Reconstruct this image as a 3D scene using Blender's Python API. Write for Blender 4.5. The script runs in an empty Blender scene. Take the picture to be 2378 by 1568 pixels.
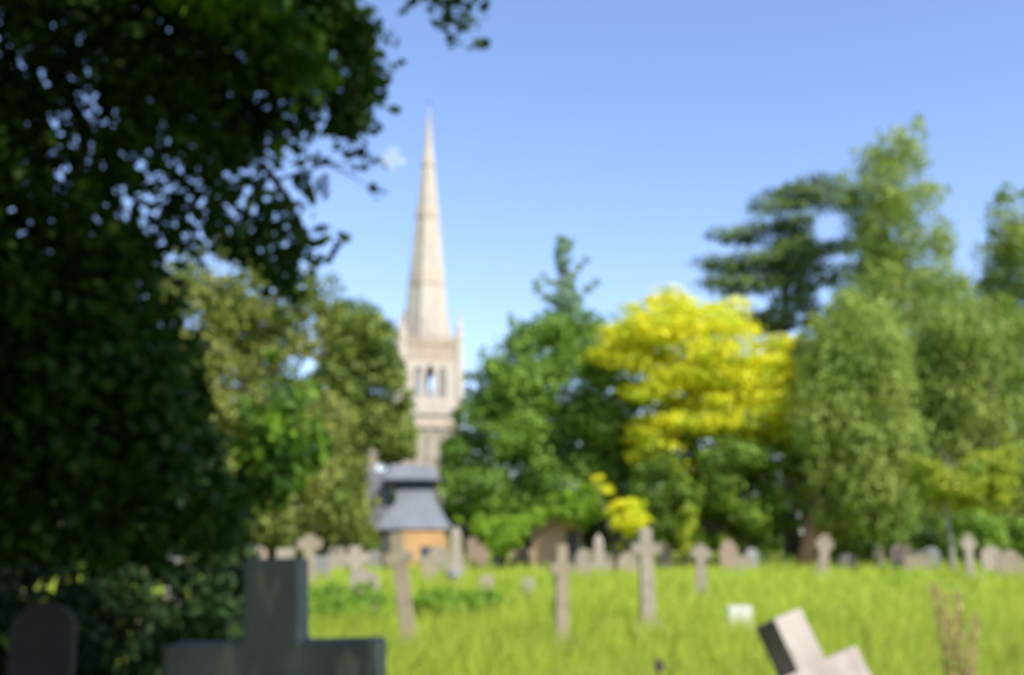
import bpy, bmesh, math, random
import numpy as np
from mathutils import Vector, Matrix
sc = bpy.context.scene
COL = sc.collection
R = math.radians
BLUR = True

# ------------------------------------------------------------------ camera, sky, sun
CAMZ = 1.6
F = 2550.0                      # focal length in pixels of a 2378-wide picture
TILT = math.atan((1240 - 784) / F)
cd = bpy.data.cameras.new('camera')
cam = bpy.data.objects.new('camera', cd); COL.objects.link(cam)
cam.location = (0, 0, CAMZ)
cam.rotation_euler = (math.pi / 2 + TILT, 0, 0)
cd.sensor_width = 36
cd.lens = 36 * F / 2378
cd.clip_start = 0.05; cd.clip_end = 12000
sc.camera = cam
if BLUR:                        # the photograph is softly out of focus throughout
    cd.dof.use_dof = True
    cd.dof.focus_distance = 0.16
    cd.dof.aperture_fstop = 28.5
    sc.cycles.pixel_filter_type = 'BOX'
    sc.cycles.filter_width = 9.0
SUNV = Vector((0.50, -0.56, 0.80)).normalized()
ELEV = math.asin(SUNV.z); AZ = math.atan2(SUNV.x, SUNV.y)
w = bpy.data.worlds.new('World'); sc.world = w; w.use_nodes = True
nt = w.node_tree
sky = nt.nodes.new('ShaderNodeTexSky'); sky.sky_type = 'NISHITA'; sky.sun_disc = False
sky.sun_elevation = ELEV; sky.sun_rotation = AZ
sky.air_density = 1.0; sky.dust_density = 0.6; sky.ozone_density = 2.4; sky.altitude = 0
tint = nt.nodes.new('ShaderNodeMix'); tint.data_type = 'RGBA'; tint.blend_type = 'MULTIPLY'; tint.inputs[0].default_value = 1
tint.inputs[7].default_value = (.94, .925, 1.04, 1)
nt.links.new(sky.outputs[0], tint.inputs[6]); nt.links.new(tint.outputs[2], nt.nodes['Background'].inputs[0])
nt.nodes['Background'].inputs[1].default_value = 0.13
sl = bpy.data.lights.new('sun', 'SUN'); sl.energy = 3.9; sl.angle = R(0.5); sl.color = (1, 0.95, 0.86)
so = bpy.data.objects.new('sun', sl); COL.objects.link(so)
so.rotation_euler = SUNV.to_track_quat('Z', 'Y').to_euler()
sc.view_settings.view_transform = 'Standard'; sc.view_settings.look = 'None'
sc.view_settings.exposure = 0.95; sc.view_settings.gamma = 1.0
sc.cycles.max_bounces = 6; sc.cycles.transparent_max_bounces = 6
sc.cycles.diffuse_bounces = 3; sc.cycles.transmission_bounces = 3; sc.cycles.volume_bounces = 1
sc.cycles.use_denoising = True

# ------------------------------------------------------------------ helpers
ct, st = math.cos(TILT), math.sin(TILT)
def P(px, py, D):
    """world point at horizontal distance D seen towards that direction"""
    x = (px - 1189) / F; y = (784 - py) / F
    d = Vector((x, ct - y * st, st + y * ct))
    d *= D / d.y
    return Vector((d.x, d.y, CAMZ + d.z))
def Pxz(px, py, D):
    v = P(px, py, D); return (v.x, v.z)

def tag(o, label=None, cat=None, group=None, kind=None):
    if label: o['label'] = label
    if cat: o['category'] = cat
    if group: o['group'] = group
    if kind: o['kind'] = kind
    return o
def empty(name, loc, label, cat, group=None, rz=0):
    o = bpy.data.objects.new(name, None); COL.objects.link(o)
    o.location = loc; o.rotation_euler = (0, 0, rz)
    return tag(o, label, cat, group)
def link(name, me, m, parent=None, smooth=False):
    if m: me.materials.append(m)
    o = bpy.data.objects.new(name, me); COL.objects.link(o)
    if parent: o.parent = parent
    if smooth:
        me.polygons.foreach_set('use_smooth', [True] * len(me.polygons))
    return o
def fbm(name, bm, m, parent=None, smooth=False):
    bmesh.ops.recalc_face_normals(bm, faces=bm.faces)
    me = bpy.data.meshes.new(name); bm.to_mesh(me); bm.free()
    return link(name, me, m, parent, smooth)

def npmesh(name, V, k, attr=None):
    """V (n*k,3) verts, each k consecutive = one face"""
    n = len(V) // k
    me = bpy.data.meshes.new(name)
    me.vertices.add(len(V)); me.vertices.foreach_set('co', V.astype(np.float32).ravel())
    me.loops.add(len(V)); me.loops.foreach_set('vertex_index', np.arange(len(V), dtype=np.int32))
    me.polygons.add(n)
    me.polygons.foreach_set('loop_start', np.arange(0, n * k, k, dtype=np.int32))
    me.polygons.foreach_set('loop_total', np.full(n, k, dtype=np.int32))
    if attr is not None:
        a = me.attributes.new('tip', 'FLOAT', 'POINT'); a.data.foreach_set('value', attr.astype(np.float32))
    me.update()
    return me

def leaves_mesh(name, pos, nrm, size, rng, aspect=0.55, shape=4, updir=None):
    n = len(pos)
    t = rng.normal(size=(n, 3))
    if updir is not None: t = t * 0.6 + np.array(updir)
    nrm = nrm / (np.linalg.norm(nrm, axis=1, keepdims=True) + 1e-9)
    a = t - (t * nrm).sum(1, keepdims=True) * nrm
    a /= np.linalg.norm(a, axis=1, keepdims=True) + 1e-9
    b = np.cross(nrm, a)
    s = size[:, None]
    if shape == 4:
        pr = [(-.5, 0), (0.02, -aspect / 2), (.5, 0), (0.02, aspect / 2)]
    else:
        pr = [(-.5, 0), (-.2, -aspect * .5), (.2, -aspect * .38), (.5, 0), (.2, aspect * .38), (-.2, aspect * .5)]
    k = len(pr)
    V = np.empty((n, k, 3))
    for i, (u, v) in enumerate(pr):
        V[:, i] = pos + a * s * u + b * s * v + nrm * s * (0.08 * (abs(v) / aspect))
    return npmesh(name, V.reshape(-1, 3), k)

def add_box(bm, x0, x1, y0, y1, z0, z1, M=None, bev=0):
    b2 = bmesh.new()
    r = bmesh.ops.create_cube(b2, size=1)
    bmesh.ops.transform(b2, verts=b2.verts, matrix=Matrix.Translation(((x0 + x1) / 2, (y0 + y1) / 2, (z0 + z1) / 2)) @ Matrix.Diagonal((x1 - x0, y1 - y0, z1 - z0, 1)))
    if bev: bmesh.ops.bevel(b2, geom=b2.edges[:], offset=bev, segments=2, profile=.6, affect='EDGES')
    if M is not None: bmesh.ops.transform(b2, verts=b2.verts, matrix=M)
    me = bpy.data.meshes.new('tmp'); b2.to_mesh(me); b2.free(); bm.from_mesh(me); bpy.data.meshes.remove(me)
def add_prism(bm, pts, y0, y1, bev=0):
    """outline (x,z) extruded from y0 to y1"""
    b2 = bmesh.new()
    f = b2.faces.new([b2.verts.new((x, y0, z)) for x, z in pts])
    g = bmesh.ops.extrude_face_region(b2, geom=[f])
    bmesh.ops.translate(b2, verts=[v for v in g['geom'] if isinstance(v, bmesh.types.BMVert)], vec=(0, y1 - y0, 0))
    bmesh.ops.recalc_face_normals(b2, faces=b2.faces)
    if bev: bmesh.ops.bevel(b2, geom=b2.edges[:], offset=bev, segments=2, profile=.6, affect='EDGES')
    me = bpy.data.meshes.new('tmp'); b2.to_mesh(me); b2.free(); bm.from_mesh(me); bpy.data.meshes.remove(me)
def add_ring_stack(bm, prof, seg=8, rot=0, cx=0, cy=0, cap=True):
    """prof: list of (radius, z)"""
    rings = []
    for r, z in prof:
        rings.append([bm.verts.new((cx + r * math.cos(rot + 2 * math.pi * i / seg), cy + r * math.sin(rot + 2 * math.pi * i / seg), z)) for i in range(seg)])
    for a, b in zip(rings, rings[1:]):
        for i in range(seg):
            bm.faces.new((a[i], a[(i + 1) % seg], b[(i + 1) % seg], b[i]))
    if cap: bm.faces.new(rings[0][::-1]); bm.faces.new(rings[-1])
def add_tube(bm, pts, rad, seg=8):
    pts = [Vector(p) for p in pts]; rings = []
    for i, p in enumerate(pts):
        d = (pts[min(i + 1, len(pts) - 1)] - pts[max(i - 1, 0)]).normalized()
        u = d.orthogonal().normalized() if abs(d.z) < .95 else (Vector((1, 0, 0)) - d * d.x).normalized()
        v = d.cross(u)
        rings.append([bm.verts.new(p + (u * math.cos(t) + v * math.sin(t)) * rad[i]) for t in [2 * math.pi * k / seg for k in range(seg)]])
    for a, b in zip(rings, rings[1:]):
        for i in range(seg): bm.faces.new((a[i], a[(i + 1) % seg], b[(i + 1) % seg], b[i]))
    bm.faces.new(rings[0][::-1]); bm.faces.new(rings[-1])

# ------------------------------------------------------------------ materials
def newmat(name):
    m = bpy.data.materials.new(name); m.use_nodes = True
    return m, m.node_tree, m.node_tree.nodes['Principled BSDF']
def leafmat(name, c1, c2, c3=None, trans=0.4, rough=0.55, scale=0.5, spec=0.3):
    m, t, b = newmat(name)
    g = t.nodes.new('ShaderNodeNewGeometry')
    r = t.nodes.new('ShaderNodeMix'); r.data_type = 'RGBA'
    r.inputs[6].default_value = (*c1, 1); r.inputs[7].default_value = (*c2, 1)
    t.links.new(g.outputs['Random Per Island'], r.inputs[0])
    col = r.outputs[2]
    if c3:
        tc = t.nodes.new('ShaderNodeTexCoord')
        n = t.nodes.new('ShaderNodeTexNoise'); n.inputs['Scale'].default_value = scale; n.inputs['Detail'].default_value = 2
        t.links.new(tc.outputs['Object'], n.inputs['Vector'])
        mr = t.nodes.new('ShaderNodeMapRange'); mr.inputs[1].default_value = .42; mr.inputs[2].default_value = .62
        t.links.new(n.outputs[0], mr.inputs[0])
        r2 = t.nodes.new('ShaderNodeMix'); r2.data_type = 'RGBA'
        t.links.new(mr.outputs[0], r2.inputs[0]); t.links.new(col, r2.inputs[6]); r2.inputs[7].default_value = (*c3, 1)
        col = r2.outputs[2]
    t.links.new(col, b.inputs['Base Color']); b.inputs['Roughness'].default_value = rough
    b.inputs['Specular IOR Level'].default_value = spec
    tr = t.nodes.new('ShaderNodeBsdfTranslucent'); t.links.new(col, tr.inputs[0])
    ms = t.nodes.new('ShaderNodeMixShader'); ms.inputs[0].default_value = trans
    t.links.new(b.outputs[0], ms.inputs[1]); t.links.new(tr.outputs[0], ms.inputs[2])
    t.links.new(ms.outputs[0], t.nodes['Material Output'].inputs[0])
    return m
def stonemat(name, c1, c2, c3, scale=4, bump=0.3, stretch=(1, 1, 1), rough=0.9):
    m, t, b = newmat(name)
    tc = t.nodes.new('ShaderNodeTexCoord'); mp = t.nodes.new('ShaderNodeMapping'); mp.inputs[3].default_value = stretch
    t.links.new(tc.outputs['Object'], mp.inputs[0])
    n = t.nodes.new('ShaderNodeTexNoise'); n.inputs['Scale'].default_value = scale; n.inputs['Detail'].default_value = 8; n.inputs['Roughness'].default_value = .65
    n2 = t.nodes.new('ShaderNodeTexNoise'); n2.inputs['Scale'].default_value = scale * 3.3; n2.inputs['Detail'].default_value = 4
    t.links.new(mp.outputs[0], n.inputs['Vector']); t.links.new(mp.outputs[0], n2.inputs['Vector'])
    cr = t.nodes.new('ShaderNodeValToRGB')
    cr.color_ramp.elements[0].position = .32; cr.color_ramp.elements[0].color = (*c1, 1)
    cr.color_ramp.elements[1].position = .62; cr.color_ramp.elements[1].color = (*c2, 1)
    t.links.new(n.outputs[0], cr.inputs[0])
    cr2 = t.nodes.new('ShaderNodeValToRGB'); cr2.color_ramp.elements[0].position = .55; cr2.color_ramp.elements[1].position = .66
    t.links.new(n2.outputs[0], cr2.inputs[0])
    mx = t.nodes.new('ShaderNodeMix'); mx.data_type = 'RGBA'; mx.inputs[7].default_value = (*c3, 1)
    t.links.new(cr2.outputs[0], mx.inputs[0]); t.links.new(cr.outputs[0], mx.inputs[6])
    t.links.new(mx.outputs[2], b.inputs['Base Color']); b.inputs['Roughness'].default_value = rough
    bp = t.nodes.new('ShaderNodeBump'); bp.inputs['Strength'].default_value = bump; bp.inputs['Distance'].default_value = .01
    t.links.new(n2.outputs[0], bp.inputs['Height']); t.links.new(bp.outputs[0], b.inputs['Normal'])
    return m
def brickmat(name, c1, c2, mortar, scale, bw=.5, rh=.25, ms=.02):
    m, t, b = newmat(name)
    tc = t.nodes.new('ShaderNodeTexCoord')
    sx = t.nodes.new('ShaderNodeSeparateXYZ'); cx = t.nodes.new('ShaderNodeCombineXYZ'); ad = t.nodes.new('ShaderNodeMath'); ad.operation = 'ADD'
    t.links.new(tc.outputs['Object'], sx.inputs[0]); t.links.new(sx.outputs[0], ad.inputs[0]); t.links.new(sx.outputs[1], ad.inputs[1])
    t.links.new(ad.outputs[0], cx.inputs[0]); t.links.new(sx.outputs[2], cx.inputs[1])
    br = t.nodes.new('ShaderNodeTexBrick'); br.inputs['Scale'].default_value = scale
    br.inputs['Color1'].default_value = (*c1, 1); br.inputs['Color2'].default_value = (*c2, 1); br.inputs['Mortar'].default_value = (*mortar, 1)
    br.inputs['Mortar Size'].default_value = ms; br.inputs['Brick Width'].default_value = bw; br.inputs['Row Height'].default_value = rh
    t.links.new(cx.outputs[0], br.inputs['Vector'])
    n = t.nodes.new('ShaderNodeTexNoise'); n.inputs['Scale'].default_value = 1.5; n.inputs['Detail'].default_value = 6
    t.links.new(tc.outputs['Object'], n.inputs['Vector'])
    mx = t.nodes.new('ShaderNodeMix'); mx.data_type = 'RGBA'; mx.blend_type = 'MULTIPLY'; mx.inputs[0].default_value = .5
    t.links.new(br.outputs[0], mx.inputs[6]); t.links.new(n.outputs[0], mx.inputs[7])
    t.links.new(mx.outputs[2], b.inputs['Base Color']); b.inputs['Roughness'].default_value = .85
    return m

M = {}
M['stone_pale'] = stonemat('weathered_pale_stone', (.20, .165, .125), (.34, .29, .235), (.25, .23, .16), 5)
M['stone_tan'] = stonemat('lichened_tan_stone', (.17, .135, .095), (.29, .24, .175), (.30, .27, .15), 6)
M['stone_grey'] = stonemat('grey_granite', (.14, .14, .14), (.26, .26, .26), (.20, .21, .18), 7)
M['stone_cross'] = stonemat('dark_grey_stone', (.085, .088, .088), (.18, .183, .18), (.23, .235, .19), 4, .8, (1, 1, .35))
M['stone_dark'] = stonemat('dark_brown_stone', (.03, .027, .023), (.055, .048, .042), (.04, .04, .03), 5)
M['stone_white'] = stonemat('white_marble', (.42, .42, .38), (.58, .58, .53), (.46, .46, .38), 4)
M['stone_pink'] = stonemat('pinkish_stone', (.24, .165, .13), (.36, .255, .20), (.32, .26, .19), 5)
M['stone_leaning'] = stonemat('bleached_stone', (.19, .155, .14), (.37, .325, .295), (.26, .22, .195), 3.2, .5, (1, 1, .6))
M['tower'] = brickmat('limestone_ashlar', (.46, .395, .30), (.39, .33, .25), (.34, .285, .22), 1.0, .9, .38, .012)
M['tower_pale'] = stonemat('pale_limestone', (.41, .355, .29), (.48, .42, .35), (.38, .33, .27), .7, .1, (1, 1, .5))
M['tower_brown'] = stonemat('brown_sandstone', (.33, .26, .19), (.41, .33, .25), (.33, .27, .20), 1.2, .1)
M['tower_pink'] = stonemat('pinkish_band_stone', (.38, .31, .24), (.46, .38, .30), (.39, .32, .25), 1.2, .1)
M['tower_dark'] = stonemat('dark_louvre', (.24, .215, .205), (.33, .30, .28), (.28, .25, .24), 2, .1)
M['slate'] = brickmat('grey_slate', (.20, .22, .26), (.26, .28, .32), (.13, .14, .17), 3.0, .6, .3, .02)
M['lead'] = stonemat('grey_lead', (.10, .115, .135), (.17, .185, .21), (.13, .145, .16), 2, .1)
M['brick_orange'] = brickmat('orange_brick', (.66, .32, .10), (.74, .40, .14), (.60, .44, .26), 4, .5, .2, .03)
M['brick_red'] = brickmat('terracotta_brick', (.50, .26, .16), (.58, .32, .20), (.5, .4, .3), 4, .5, .2, .03)
M['paint_white'] = stonemat('white_paint', (.6, .6, .6), (.72, .72, .72), (.6, .6, .58), 4, .1)
M['timber_dark'] = stonemat('dark_timber', (.03, .03, .035), (.07, .065, .065), (.05, .05, .05), 4, .2, (4, 4, .5))
M['bark'] = stonemat('brown_bark', (.06, .045, .03), (.14, .11, .08), (.10, .09, .05), 6, .8, (3, 3, .4))
M['bark_pale'] = stonemat('grey_bark', (.16, .15, .12), (.32, .30, .25), (.14, .14, .08), 5, .8, (3, 3, .5))
M['bark_red'] = stonemat('reddish_bark', (.26, .13, .09), (.42, .23, .16), (.30, .17, .12), 4, .8, (4, 4, .3))
M['iron'] = stonemat('rusty_iron', (.03, .025, .02), (.08, .05, .035), (.05, .04, .03), 9, .3)
gm, gt, gb = newmat('window_glass'); gb.inputs['Base Color'].default_value = (.05, .07, .10, 1); gb.inputs['Roughness'].default_value = .08
M['glass'] = gm

# ------------------------------------------------------------------ ground and meadow
rng = np.random.default_rng(7)
def groundmat():
    m, t, b = newmat('meadow_soil')
    tc = t.nodes.new('ShaderNodeTexCoord'); n = t.nodes.new('ShaderNodeTexNoise'); n.inputs['Scale'].default_value = .35; n.inputs['Detail'].default_value = 9
    t.links.new(tc.outputs['Object'], n.inputs['Vector'])
    cr = t.nodes.new('ShaderNodeValToRGB')
    cr.color_ramp.elements[0].position = .35; cr.color_ramp.elements[0].color = (.16, .22, .02, 1)
    cr.color_ramp.elements[1].position = .68; cr.color_ramp.elements[1].color = (.32, .36, .05, 1)
    t.links.new(n.outputs[0], cr.inputs[0]); t.links.new(cr.outputs[0], b.inputs['Base Color']); b.inputs['Roughness'].default_value = 1
    return m
def gz(x, y):
    return 0.06 * np.sin(x * .31 + 1.3) * np.cos(y * .23) + 0.05 * np.sin(x * .11 - y * .17)
bm = bmesh.new()
xs = [-4000, -600, -150] + list(np.linspace(-60, 60, 81)) + [150, 600, 4000]
ys = [-4000, -500, -60] + list(np.linspace(-20, 120, 91)) + [200, 600, 6000]
grid = [[bm.verts.new((x, y, float(gz(x, y)) if abs(x) < 61 and -21 < y < 121 else 0)) for x in xs] for y in ys]
for j in range(len(ys) - 1):
    for i in range(len(xs) - 1):
        bm.faces.new((grid[j][i], grid[j][i + 1], grid[j + 1][i + 1], grid[j + 1][i]))
tag(fbm('ground', bm, groundmat(), None, True), kind='structure')

def grassmat():
    m, t, b = newmat('meadow_grass')
    g = t.nodes.new('ShaderNodeNewGeometry'); at = t.nodes.new('ShaderNodeAttribute'); at.attribute_name = 'tip'
    a = t.nodes.new('ShaderNodeMix'); a.data_type = 'RGBA'; a.inputs[6].default_value = (.23, .375, .016, 1); a.inputs[7].default_value = (.41, .52, .032, 1)
    t.links.new(g.outputs['Random Per Island'], a.inputs[0])
    tc = t.nodes.new('ShaderNodeTexCoord'); n = t.nodes.new('ShaderNodeTexNoise'); n.inputs['Scale'].default_value = .45; n.inputs['Detail'].default_value = 4
    t.links.new(tc.outputs['Object'], n.inputs['Vector'])
    mr = t.nodes.new('ShaderNodeMapRange'); mr.inputs[1].default_value = .46; mr.inputs[2].default_value = .66; mr.inputs[4].default_value = .55
    t.links.new(n.outputs[0], mr.inputs[0])
    c = t.nodes.new('ShaderNodeMix'); c.data_type = 'RGBA'; c.inputs[7].default_value = (.17, .33, .012, 1)
    t.links.new(mr.outputs[0], c.inputs[0]); t.links.new(a.outputs[2], c.inputs[6])
    d = t.nodes.new('ShaderNodeMix'); d.data_type = 'RGBA'; d.inputs[7].default_value = (.56, .52, .15, 1)
    pw = t.nodes.new('ShaderNodeMath'); pw.operation = 'POWER'; pw.inputs[1].default_value = 2.5
    mu = t.nodes.new('ShaderNodeMath'); mu.operation = 'MULTIPLY'; mu.inputs[1].default_value = .65
    t.links.new(at.outputs['Fac'], pw.inputs[0]); t.links.new(pw.outputs[0], mu.inputs[0]); t.links.new(mu.outputs[0], d.inputs[0])
    t.links.new(c.outputs[2], d.inputs[6])
    t.links.new(d.outputs[2], b.inputs['Base Color']); b.inputs['Roughness'].default_value = .6; b.inputs['Specular IOR Level'].default_value = .12
    tr = t.nodes.new('ShaderNodeBsdfTranslucent'); t.links.new(d.outputs[2], tr.inputs[0])
    ms = t.nodes.new('ShaderNodeMixShader'); ms.inputs[0].default_value = .4
    t.links.new(b.outputs[0], ms.inputs[1]); t.links.new(tr.outputs[0], ms.inputs[2]); t.links.new(ms.outputs[0], t.nodes['Material Output'].inputs[0])
    return m
def grass(name, n, y0, y1, hgt, wid, mat, label, xr=None, seed=1, lean=.3):
    r = np.random.default_rng(seed)
    u = r.random(n); y = 1 / (1 / y0 + u * (1 / y1 - 1 / y0))     # density ~ 1/y^2
    if xr is None: x = (r.random(n) * 2 - 1) * (y * .52 + 2)
    else: x = xr[0] + r.random(n) * (xr[1] - xr[0])
    cl = np.sin(x * 1.7 + np.sin(y * .9) * 2) * np.sin(y * 1.3 + x * .6) * .18 + 1
    h = hgt * (0.55 + 0.6 * r.random(n)) * cl
    wd = wid * (0.7 + .6 * r.random(n)) * np.clip(y / 12, .5, 5)
    th = r.random(n) * np.pi; dx, dy = np.cos(th), np.sin(th) * .5
    ln = r.normal(size=(n, 2)) * lean * h[:, None] + np.array([.06, .02]) * h[:, None]
    z = gz(x, y) - .02
    V = np.empty((n, 6, 3)); T = np.empty((n, 6))
    for i, (s, f, k) in enumerate([(-.5, 0, 0), (.5, 0, 0), (.42, .45, .3), (.0, 1, 1), (-.05, 1, 1), (-.42, .45, .3)]):
        V[:, i, 0] = x + dx * wd * s + ln[:, 0] * k; V[:, i, 1] = y + dy * wd * s + ln[:, 1] * k
        V[:, i, 2] = z + h * f; T[:, i] = f
    o = link(name, npmesh(name, V.reshape(-1, 3), 6, T.ravel()), mat)
    return tag(o, label, 'grass', kind='stuff')
grass('meadow_grass', 170000, 4.0, 95, .46, .016, grassmat(), 'tall sunlit meadow grass between the graves')

# ------------------------------------------------------------------ trees
def inside(poly, x, z):
    c = np.zeros(len(x), bool); n = len(poly)
    for i in range(n):
        x1, z1 = poly[i]; x2, z2 = poly[(i + 1) % n]
        cond = ((z1 > z) != (z2 > z)) & (x < (x2 - x1) * (z - z1) / (z2 - z1 + 1e-12) + x1)
        c ^= cond
    return c
def edge_dist(poly, x, z):
    d = np.full(len(x), 1e9); n = len(poly)
    for i in range(n):
        a = np.array(poly[i]); b = np.array(poly[(i + 1) % n]); ab = b - a
        t = np.clip(((x - a[0]) * ab[0] + (z - a[1]) * ab[1]) / (ab @ ab + 1e-12), 0, 1)
        d = np.minimum(d, np.hypot(x - a[0] - t * ab[0], z - a[1] - t * ab[1]))
    return d
def puffs_in(poly, D, n, r0, thick, rng, holes=(), flat=1.0, Rin=None):
    """puff centres filling a rounded volume whose upright outline is poly (x,z)"""
    xs_ = [p[0] for p in poly]; zs_ = [p[1] for p in poly]
    out = np.empty((0, 2))
    while len(out) < n:
        x = rng.uniform(min(xs_), max(xs_), n * 3); z = rng.uniform(min(zs_), max(zs_), n * 3)
        k = inside(poly, x, z)
        out = np.vstack([out, np.stack([x[k], z[k]], 1)])
    out = out[:n]; x, z = out[:, 0], out[:, 1]
    d = edge_dist(poly, x, z)
    Rm = Rin or d.max()
    th = thick * np.sqrt(np.clip(1 - (1 - np.clip(d / Rm, 0, 1)) ** 2, 0, 1))
    u = rng.uniform(-1, 1, n); u = np.sign(u) * np.abs(u) ** .55
    y = D + u * th
    r = r0 * rng.uniform(.55, 1.25, n); r = np.minimum(r, np.maximum(d * 1.1, r0 * .35))
    keep = np.ones(n, bool)
    for hx, hz, hr in holes: keep &= np.hypot(x - hx, z - hz) > hr + r * .6
    return np.stack([x, y, z], 1)[keep], r[keep]
def puff_leaves(C, r, total, rng, flat=(1, 1, .75), droop=0):
    wgt = r ** 2; k = rng.choice(len(C), total, p=wgt / wgt.sum())
    dr = rng.normal(size=(total, 3)); dr /= np.linalg.norm(dr, axis=1, keepdims=True)
    rad = (rng.random(total) ** .4)[:, None] * r[k][:, None] * (1 + .25 * (rng.random((total, 1)) ** 3))
    pos = C[k] + dr * rad * np.array(flat)
    if droop: pos[:, 2] -= droop * np.abs(rng.normal(size=total)) * r[k]
    nrm = dr + rng.normal(size=(total, 3)) * .55 + np.array([0, 0, .35])
    return pos, nrm
def trunk_mesh(base, top, r0, targets, rng, wob=.15, seg=9):
    bm = bmesh.new(); base = Vector(base); top = Vector(top); H = (top - base).length
    pts = []; rad = []
    for i in range(9):
        f = i / 8
        p = base.lerp(top, f) + Vector((rng.normal() * wob * f, rng.normal() * wob * f, 0)) * (0 if i == 0 else 1)
        pts.append(p); rad.append(r0 * ((1 - f) ** .8 * .85 + .08) + (r0 * .45 if i == 0 else 0))
    pts[0].z -= .15
    add_tube(bm, pts, rad, seg)
    for tg in targets:
        tg = Vector(tg); f = min(.9, max(.12, (tg.z - base.z) / H - .15))
        k = f * 8; i = int(k); s = pts[i].lerp(pts[i + 1], k - i)
        rr = r0 * .35 * (1 - f) + .02 * r0
        mid = s.lerp(tg, .5) + Vector((0, 0, (tg - s).length * .08))
        add_tube(bm, [s, mid, tg], [rr, rr * .65, rr * .2], 6)
    return bm
def tree(name, label, D, outline, leafm, barkm, nl, ls, npuff, r0, thick, base_px, tr, seed, group=None, flat=(1, 1, .75), droop=0, aspect=.55, top=None, nlimb=14, updir=None, extra=None):
    r = np.random.default_rng(seed)
    poly = [Pxz(a, b, D) for a, b in outline]
    C, rr = puffs_in(poly, D, npuff, r0, thick, r)
    if extra is not None:
        ec = np.array([list(P(a, b, D + dd)) for a, b, dd, _ in extra]); er = np.array([e[3] for e in extra])
        C = np.vstack([C, ec]); rr = np.concatenate([rr, er])
    pos, nrm = puff_leaves(C, rr, nl, r, flat, droop)
    zmin = .25; pos[:, 2] = np.maximum(pos[:, 2], zmin + r.random(len(pos)) * .3)
    bx = P(base_px, 1240, D).x
    o = empty(name, (bx, D, 0), label, 'tree', group)
    off = np.array([bx, D, 0])
    me = leaves_mesh('crown', pos - off, nrm, ls * r.uniform(.6, 1.3, len(pos)), r, aspect, 4, updir)
    link('crown', me, leafm, o)
    ztop = max(p[1] for p in poly); xt = bx if top is None else P(top, 1240, D).x
    lim = C[r.choice(len(C), min(nlimb, len(C)), replace=False)] - off
    fbm('trunk', trunk_mesh((0, 0, 0), (xt - bx, 0, ztop * .92), tr, lim, r), barkm, o, True)
    return o

L = {}
L['olive'] = leafmat('olive_evergreen_leaf', (.17, .20, .035), (.33, .33, .07), (.11, .16, .02), .35, scale=.45)
L['mid'] = leafmat('mid_green_leaf', (.16, .29, .03), (.29, .43, .055), (.10, .20, .02), .35, scale=.4)
L['mixed'] = leafmat('olive_green_leaf', (.14, .20, .03), (.28, .34, .06), (.09, .15, .02), .35, scale=.5)
L['bluish'] = leafmat('blue_green_needle', (.19, .31, .19), (.34, .47, .33), None, .35)
L['gold'] = leafmat('golden_leaf', (.80, .735, .02), (.90, .84, .035), (.48, .57, .02), .45, scale=.9)
L['cedar'] = leafmat('dark_cedar_needle', (.09, .16, .03), (.21, .30, .06), (.045, .07, .03), .2, scale=.7)
L['birch'] = leafmat('soft_green_leaf', (.24, .32, .05), (.38, .45, .10), (.17, .26, .035), .4, scale=.35)
L['lime'] = leafmat('lime_green_leaf', (.27, .34, .02), (.48, .50, .04), (.24, .34, .03), .4, scale=.8)
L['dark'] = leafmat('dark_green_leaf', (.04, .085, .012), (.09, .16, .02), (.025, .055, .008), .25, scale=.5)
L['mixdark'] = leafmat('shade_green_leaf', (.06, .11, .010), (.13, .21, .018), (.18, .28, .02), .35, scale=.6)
L['bright'] = leafmat('bright_green_leaf', (.18, .32, .02), (.30, .46, .035), None, .45)
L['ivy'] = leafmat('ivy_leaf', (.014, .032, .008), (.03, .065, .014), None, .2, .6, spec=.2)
L['young'] = leafmat('sunlit_tint_leaf', (.10, .22, .02), (.25, .42, .035), (.04, .10, .012), .45, .5, scale=2.2, spec=.2)  # sunlight put into the colour: a brighter copy of the canopy leaf
L['canopy'] = leafmat('broad_green_leaf', (.02, .052, .006), (.046, .10, .012), None, .38, .55, spec=.15)

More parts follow.
